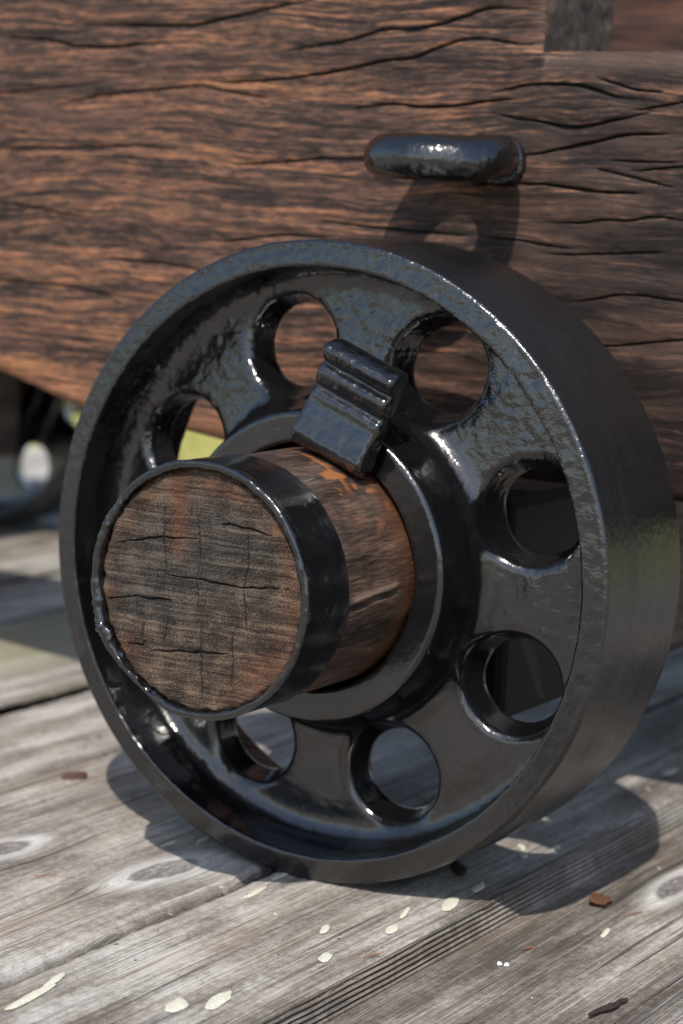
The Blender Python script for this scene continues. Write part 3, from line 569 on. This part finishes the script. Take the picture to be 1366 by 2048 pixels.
amt = .55 + .9 * np.exp(-((an + 140) / 45) ** 2) + .5 * np.exp(-((an - 150) / 40) ** 2)
V = V + Nn * ((lip * amt * ((.0014 + .0012 * (amt > 1)) * fbm(V, (30, 70, 30), 4, 2.5) + .0030 * np.maximum(fbm(V, (150, 330, 150), 4, 6) - .10, 0) * (.4 + amt) + .0001)) + .0002 * fbm(V, 60, 2))[:, None]
V[:, 1] += lip * .0020 * fbm(V, (38, 0, 38), 3, 7) 
inn = (r_ < .071) * lip; V[:, [0, 2]] *= (1 + inn * .02 * fbm(V, (160, 60, 160), 3, 9))[:, None]
hoop_me = np_mesh('hoop', V, Q, PAINT)
link('hoop', hoop_me, axle, label='black painted iron hoop round the axle end')

# the wheel
HOLES = [math.radians(18.4 + 45 * k) for k in range(8)]
def f_wheel(x, y, z):
    r = np.hypot(x, z)
    yf = y - np.where(y < .02, .15 * (r - .1826), 0)
    rim = boxd(r, yf, .1826, .2, 0, .109, .0022)
    rim = smax(rim, -(r - .1826 - .02 * np.clip(.036 - y, 0, .04)), .003)
    web = boxd(r, y - .12 * (r - .14), .09, .19, .037, .0590, .001)
    ry = .0962 + np.where(y < .053, (y + .006) * .2, (.126 - y) * .15 - np.clip(y - .06, 0, 1) * .3)
    hub = smax(smax(r - ry, np.abs(y - .0395) - .0455, .0035), -(r - .0768), .003)
    d = smin(smin(rim, web, .018), hub, .014)
    for a in HOLES:
        d = smax(d, (.0332 - .36 * np.clip(y - .037, -.002, .03) - np.hypot(x - .14 * math.cos(a), z - .14 * math.sin(a))) * .94, .0048)
    return d
V, Q, Nn = surface_net(f_wheel, (-.204, -.009, -.204), (.204, .130, .204), .0016)
r_ = np.hypot(V[:, 0], V[:, 2]); face = 1 - sst(.0, .05, V[:, 1]); up = sst(-.12, .12, V[:, 2]) 
pit = np.minimum(fbm(V, 70, 2, 3.3) + .22, 0)
dsp = .00055 * fbm(V, 24, 2) + .00050 * fbm(V, 95, 2, 1.1) * (.5 + .8 * up) + .0012 * pit * face + .00030 * fbm(V, 230, 2, 4) * (.3 + up)
tread = sst(.197, .1995, r_); dsp *= (1 - .75 * tread) * (.35 + .65 * sst(.108, .128, r_))
V = V + Nn * dsp[:, None]; Nn = mesh_normals(V, Q)
rc = np.hypot(*V[Q].mean(1)[:, [0, 2]].T)
wheel_parts = [('rim', submesh('rim', V, Q, Nn, rc > .176, PAINT_T)), ('web', submesh('web', V, Q, Nn, (rc <= .176) & (rc > .112), PAINT)), ('hub', submesh('hub', V, Q, Nn, rc <= .112, PAINT))]
web_label = {'rim': 'broad glossy rim of the wheel', 'web': 'wheel disc pierced by eight round holes', 'hub': 'raised round hub of the wheel'}
def wheel(label):
    w = part('wheel', None, label=label); w.empty_display_size = .1
    for n_, me in wheel_parts: link(n_, me, w)
    return w
w0 = wheel('near glossy black cast iron wheel with eight round holes, seen front on')
for lab, x_, y_, mir in [('blurred black wheel at the far rear of the carriage, seen under it at left', AX2 - .015, 1.04, True), ('rear wheel on the near side', AX2, 0, False), ('front wheel on the far side behind the carriage', 0, 1.04, True)]:
    w = wheel(lab); w.location = (x_, y_, 0); w.rotation_euler = (0, 0, math.pi) if mir else (0, 0, 0)
    a = part('axle', axle.data); a.location = w.location; a.rotation_euler = w.rotation_euler
    link('hoop', hoop_me, a)

# linchpin: ribbed iron key standing in the axle in front of the hub
CA, SA = math.cos(math.radians(69)), math.sin(math.radians(69))
PV = np.array([.070, .0755, .079, .083, .094, .1035, .1062, .1088, .1118, .1160, .1205, .1240, .1272, .1310, .1350, .1385, .1415])
PW = np.array([.0100, .0165, .0195, .0202, .0172, .0148, .0152, .0146, .0112, .0150, .0166, .0158, .0118, .0172, .0202, .0185, .0130])
_vv = np.linspace(.068, .144, 400); _ww = np.interp(_vv, PV, PW)
for _ in range(3): _ww = np.convolve(np.pad(_ww, 4, 'edge'), np.ones(9) / 9, 'valid')
def f_pin(u, v, w):
    front = (w - np.interp(v, _vv, _ww)) * .72
    d = smax(smax(front, -w, .003), np.abs(v - .1075) - .0345, .004)
    d = smax(d, np.abs(u + .0040) - .0262 - .010 * np.clip(.09 - v, 0, 1), .0034)
    shank = np.maximum(np.maximum(np.abs(u) - .012, np.abs(v - .06) - .03), np.abs(w - .006) - .005)
    return smin(d, shank, .002)
V, Q, Nn = surface_net(f_pin, (-.034, .026, -.004), (.027, .147, .026), .0011)
V = V + Nn * (.0006 * fbm(V, 70, 2, 2) + .00035 * fbm(V, 200, 2, 5))[:, None]
side = sst(.9, .98, np.abs(Nn[:, 0])); V[:, 0] += side * np.sign(Nn[:, 0]) * .0012 * fbm(V, (1, 130, 90), 3)
u_, v_, w_ = V.T.copy(); PY = -.0105
V = np.stack([u_ * SA + v_ * CA, PY - w_, -u_ * CA + v_ * SA], 1)
pin = part('linchpin', np_mesh('linchpin', V, Q, PAINT), label='ribbed black iron linchpin standing on the axle in front of the hub')

# ring bolt on the cheek
def f_ring(x, y, z):
    c = (.0012, .1385, .2548); a = math.radians(-3); X = x - c[0]; Y = y - c[1]; Z = z - c[2] - .05 * (y - c[1])
    ring = np.hypot(np.hypot(X, Y) - .0360, Z) - .0144 
    return ring
V, Q, Nn = surface_net(f_ring, (-.055, .08, .234), (.06, .195, .276), .0012)
V = V + Nn * (.0022 * fbm(V, 27, 2, 8) + .0008 * fbm(V, 70, 2, 1) + .0003 * fbm(V, 160, 2, 3))[:, None]
ring_me = np_mesh('ring', V, Q, PAINT)
def f_eye(x, y, z):
    Y = y - .175; Z = z - .2538; X = x - .0087
    eye = np.hypot(np.hypot(Y - .004, Z) - .0135, X) - .0045
    rose = smax(np.hypot(X - .0125, Z) - .0172, np.abs(Y - .012) - .006, .004)
    return smin(eye, rose, .004)
V, Q, Nn = surface_net(f_eye, (-.012, .145, .225), (.045, .20, .283), .0011)
V = V + Nn * (.0012 * fbm(V, 90, 3, 1))[:, None]
rb = part('ring_bolt', np_mesh('ring_bolt', V, Q, PAINT), label='black painted ring bolt sticking out of the side plank')
link('ring', ring_me, rb)

# ------------------------------------------------------------------ small debris on the deck
def debris(name, me, loc, rot, label, cat, group=None):
    o = link(name, me, None, loc, label=label, category=cat); o.rotation_euler = rot
    if group: o['group'] = group
    return o
HUSK = plain('brown_husk', (.12, .055, .03), .45, .4, 500); BARK = plain('dark_bark', (.035, .024, .018), .8, .5, 600); REDL = plain('dead_leaf', (.075, .038, .025), .7, .4, 500); NEED = plain('orange_needle', (.21, .10, .045), .6, .3, 500); WHITE = plain('pale_speck', (.72, .72, .70), .8, .1, 500)
def husk_mesh():
    n, m_ = 20, 7; V = []; F = []
    for k in range(m_):
        s = k / (m_ - 1)
        for i in range(n):
            a = 2 * math.pi * i / n; r = .0085 * math.sin(math.pi * (.015 + .97 * s) ** .75); 
            V.append((r * math.cos(a) * 1.15, -.009 + .018 * s + .002 * math.cos(a), .0022 + .0026 * math.sin(a) * math.sin(math.pi * (.1 + .8 * s)) + .0016 * math.cos(a) ** 2))
    for k in range(m_ - 1):
        for i in range(n): F.append((k * n + i, k * n + (i + 1) % n, (k + 1) * n + (i + 1) % n, (k + 1) * n + i))
    F += [tuple(range(n))[::-1], tuple((m_ - 1) * n + i for i in range(n))]
    me = bpy.data.meshes.new('seed_husk'); me.from_pydata(V, [], F); me.materials.append(HUSK); [setattr(p, 'use_smooth', True) for p in me.polygons]; return me
debris('seed_husk', husk_mesh(), (.151, .126, GZ - .0165), (.1, .15, 1.0), 'small brown seed husk lying on the grey deck right of the wheel', 'seed husk')
debris('bark_chip', blob_mesh('bark_chip', .005, .012, .0025, 91, BARK, 26, .07), (.072, .082, GZ + .001), (0, .2, .6), 'dark bark chip lying in the shade at the foot of the wheel', 'bark chip')
debris('dead_leaf', blob_mesh('dead_leaf', .0045, .0075, .0022, 92, REDL, 26, .06), (-.249, .094, GZ + .003), (.1, .3, -.5), 'reddish dead leaf scrap on the deck left of the wheel', 'leaf')
def twig_mesh(name, L, r, mat, seed):
    q = random.Random(seed); bm = bmesh.new(); rings = []
    for k in range(7):
        t = k / 6; c = Vector(((t - .5) * L, q.uniform(-.06, .06) * L * .5, r + q.uniform(0, .3) * r)); rr = r * (1 - .5 * abs(2 * t - 1)) 
        rings.append([bm.verts.new(c + Vector((0, math.cos(a) * rr, math.sin(a) * rr))) for a in [2 * math.pi * i / 6 for i in range(6)]])
    for a, b in zip(rings[:-1], rings[1:]):
        for i in range(6): bm.faces.new((a[i], a[(i + 1) % 6], b[(i + 1) % 6], b[i]))
    bm.faces.new(rings[0][::-1]); bm.faces.new(rings[-1]); me = bpy.data.meshes.new(name); bm.to_mesh(me); bm.free(); me.materials.append(mat); return me
debris('twig', twig_mesh('twig', .036, .0022, BARK, 3), (.238, -.046, GZ - .0165), (0, 0, 1.35), 'short dark twig on the deck in the bottom right corner', 'twig')
for k, (x_, y_, rz, lab) in enumerate([(.112, -.094, 1.3, 'tiny orange dry needle on the pale board at the edge of the ridged joint'), (.156, .018, 1.2, 'tiny orange dry needle just above the pair of white specks'),
        (-.12, -.10, 1.0, 'tiny orange dry needle on the knotty board near its oval knot'), (.18, .12, 1.3, 'tiny orange dry needle beside the brown seed husk')]):
    debris('dry_needle', twig_mesh('dry_needle', .014, .00055, NEED, 10 + k), (x_, y_, LZ(x_) + (.002 if x_ < 0 else .0005)), (0, 0, rz), lab, 'dry needle', 'dry needles scattered on the deck')
for k, (x_, y_) in enumerate([(.154, -.016), (.158, -.015)]):
    debris('white_speck', blob_mesh('white_speck', .0016, .0018, .0014, 60 + k, WHITE, 10), (x_, y_, GZ - .0165), (0, 0, 0), ('left' if k == 0 else 'right') + ' one of two tiny white specks on the deck at lower right', 'speck', 'pair of white specks on the deck')
SHADE_BLACK = plain('shade_black', (.010, .008, .007), .6, .4, 120)
part('added_dark_block', box_mesh('added_dark_block', (-.0885, .0885, -.101), (.0925, .215, .0425), SHADE_BLACK, .006))  # added block, its black colour stands in for shade behind the wheel holes
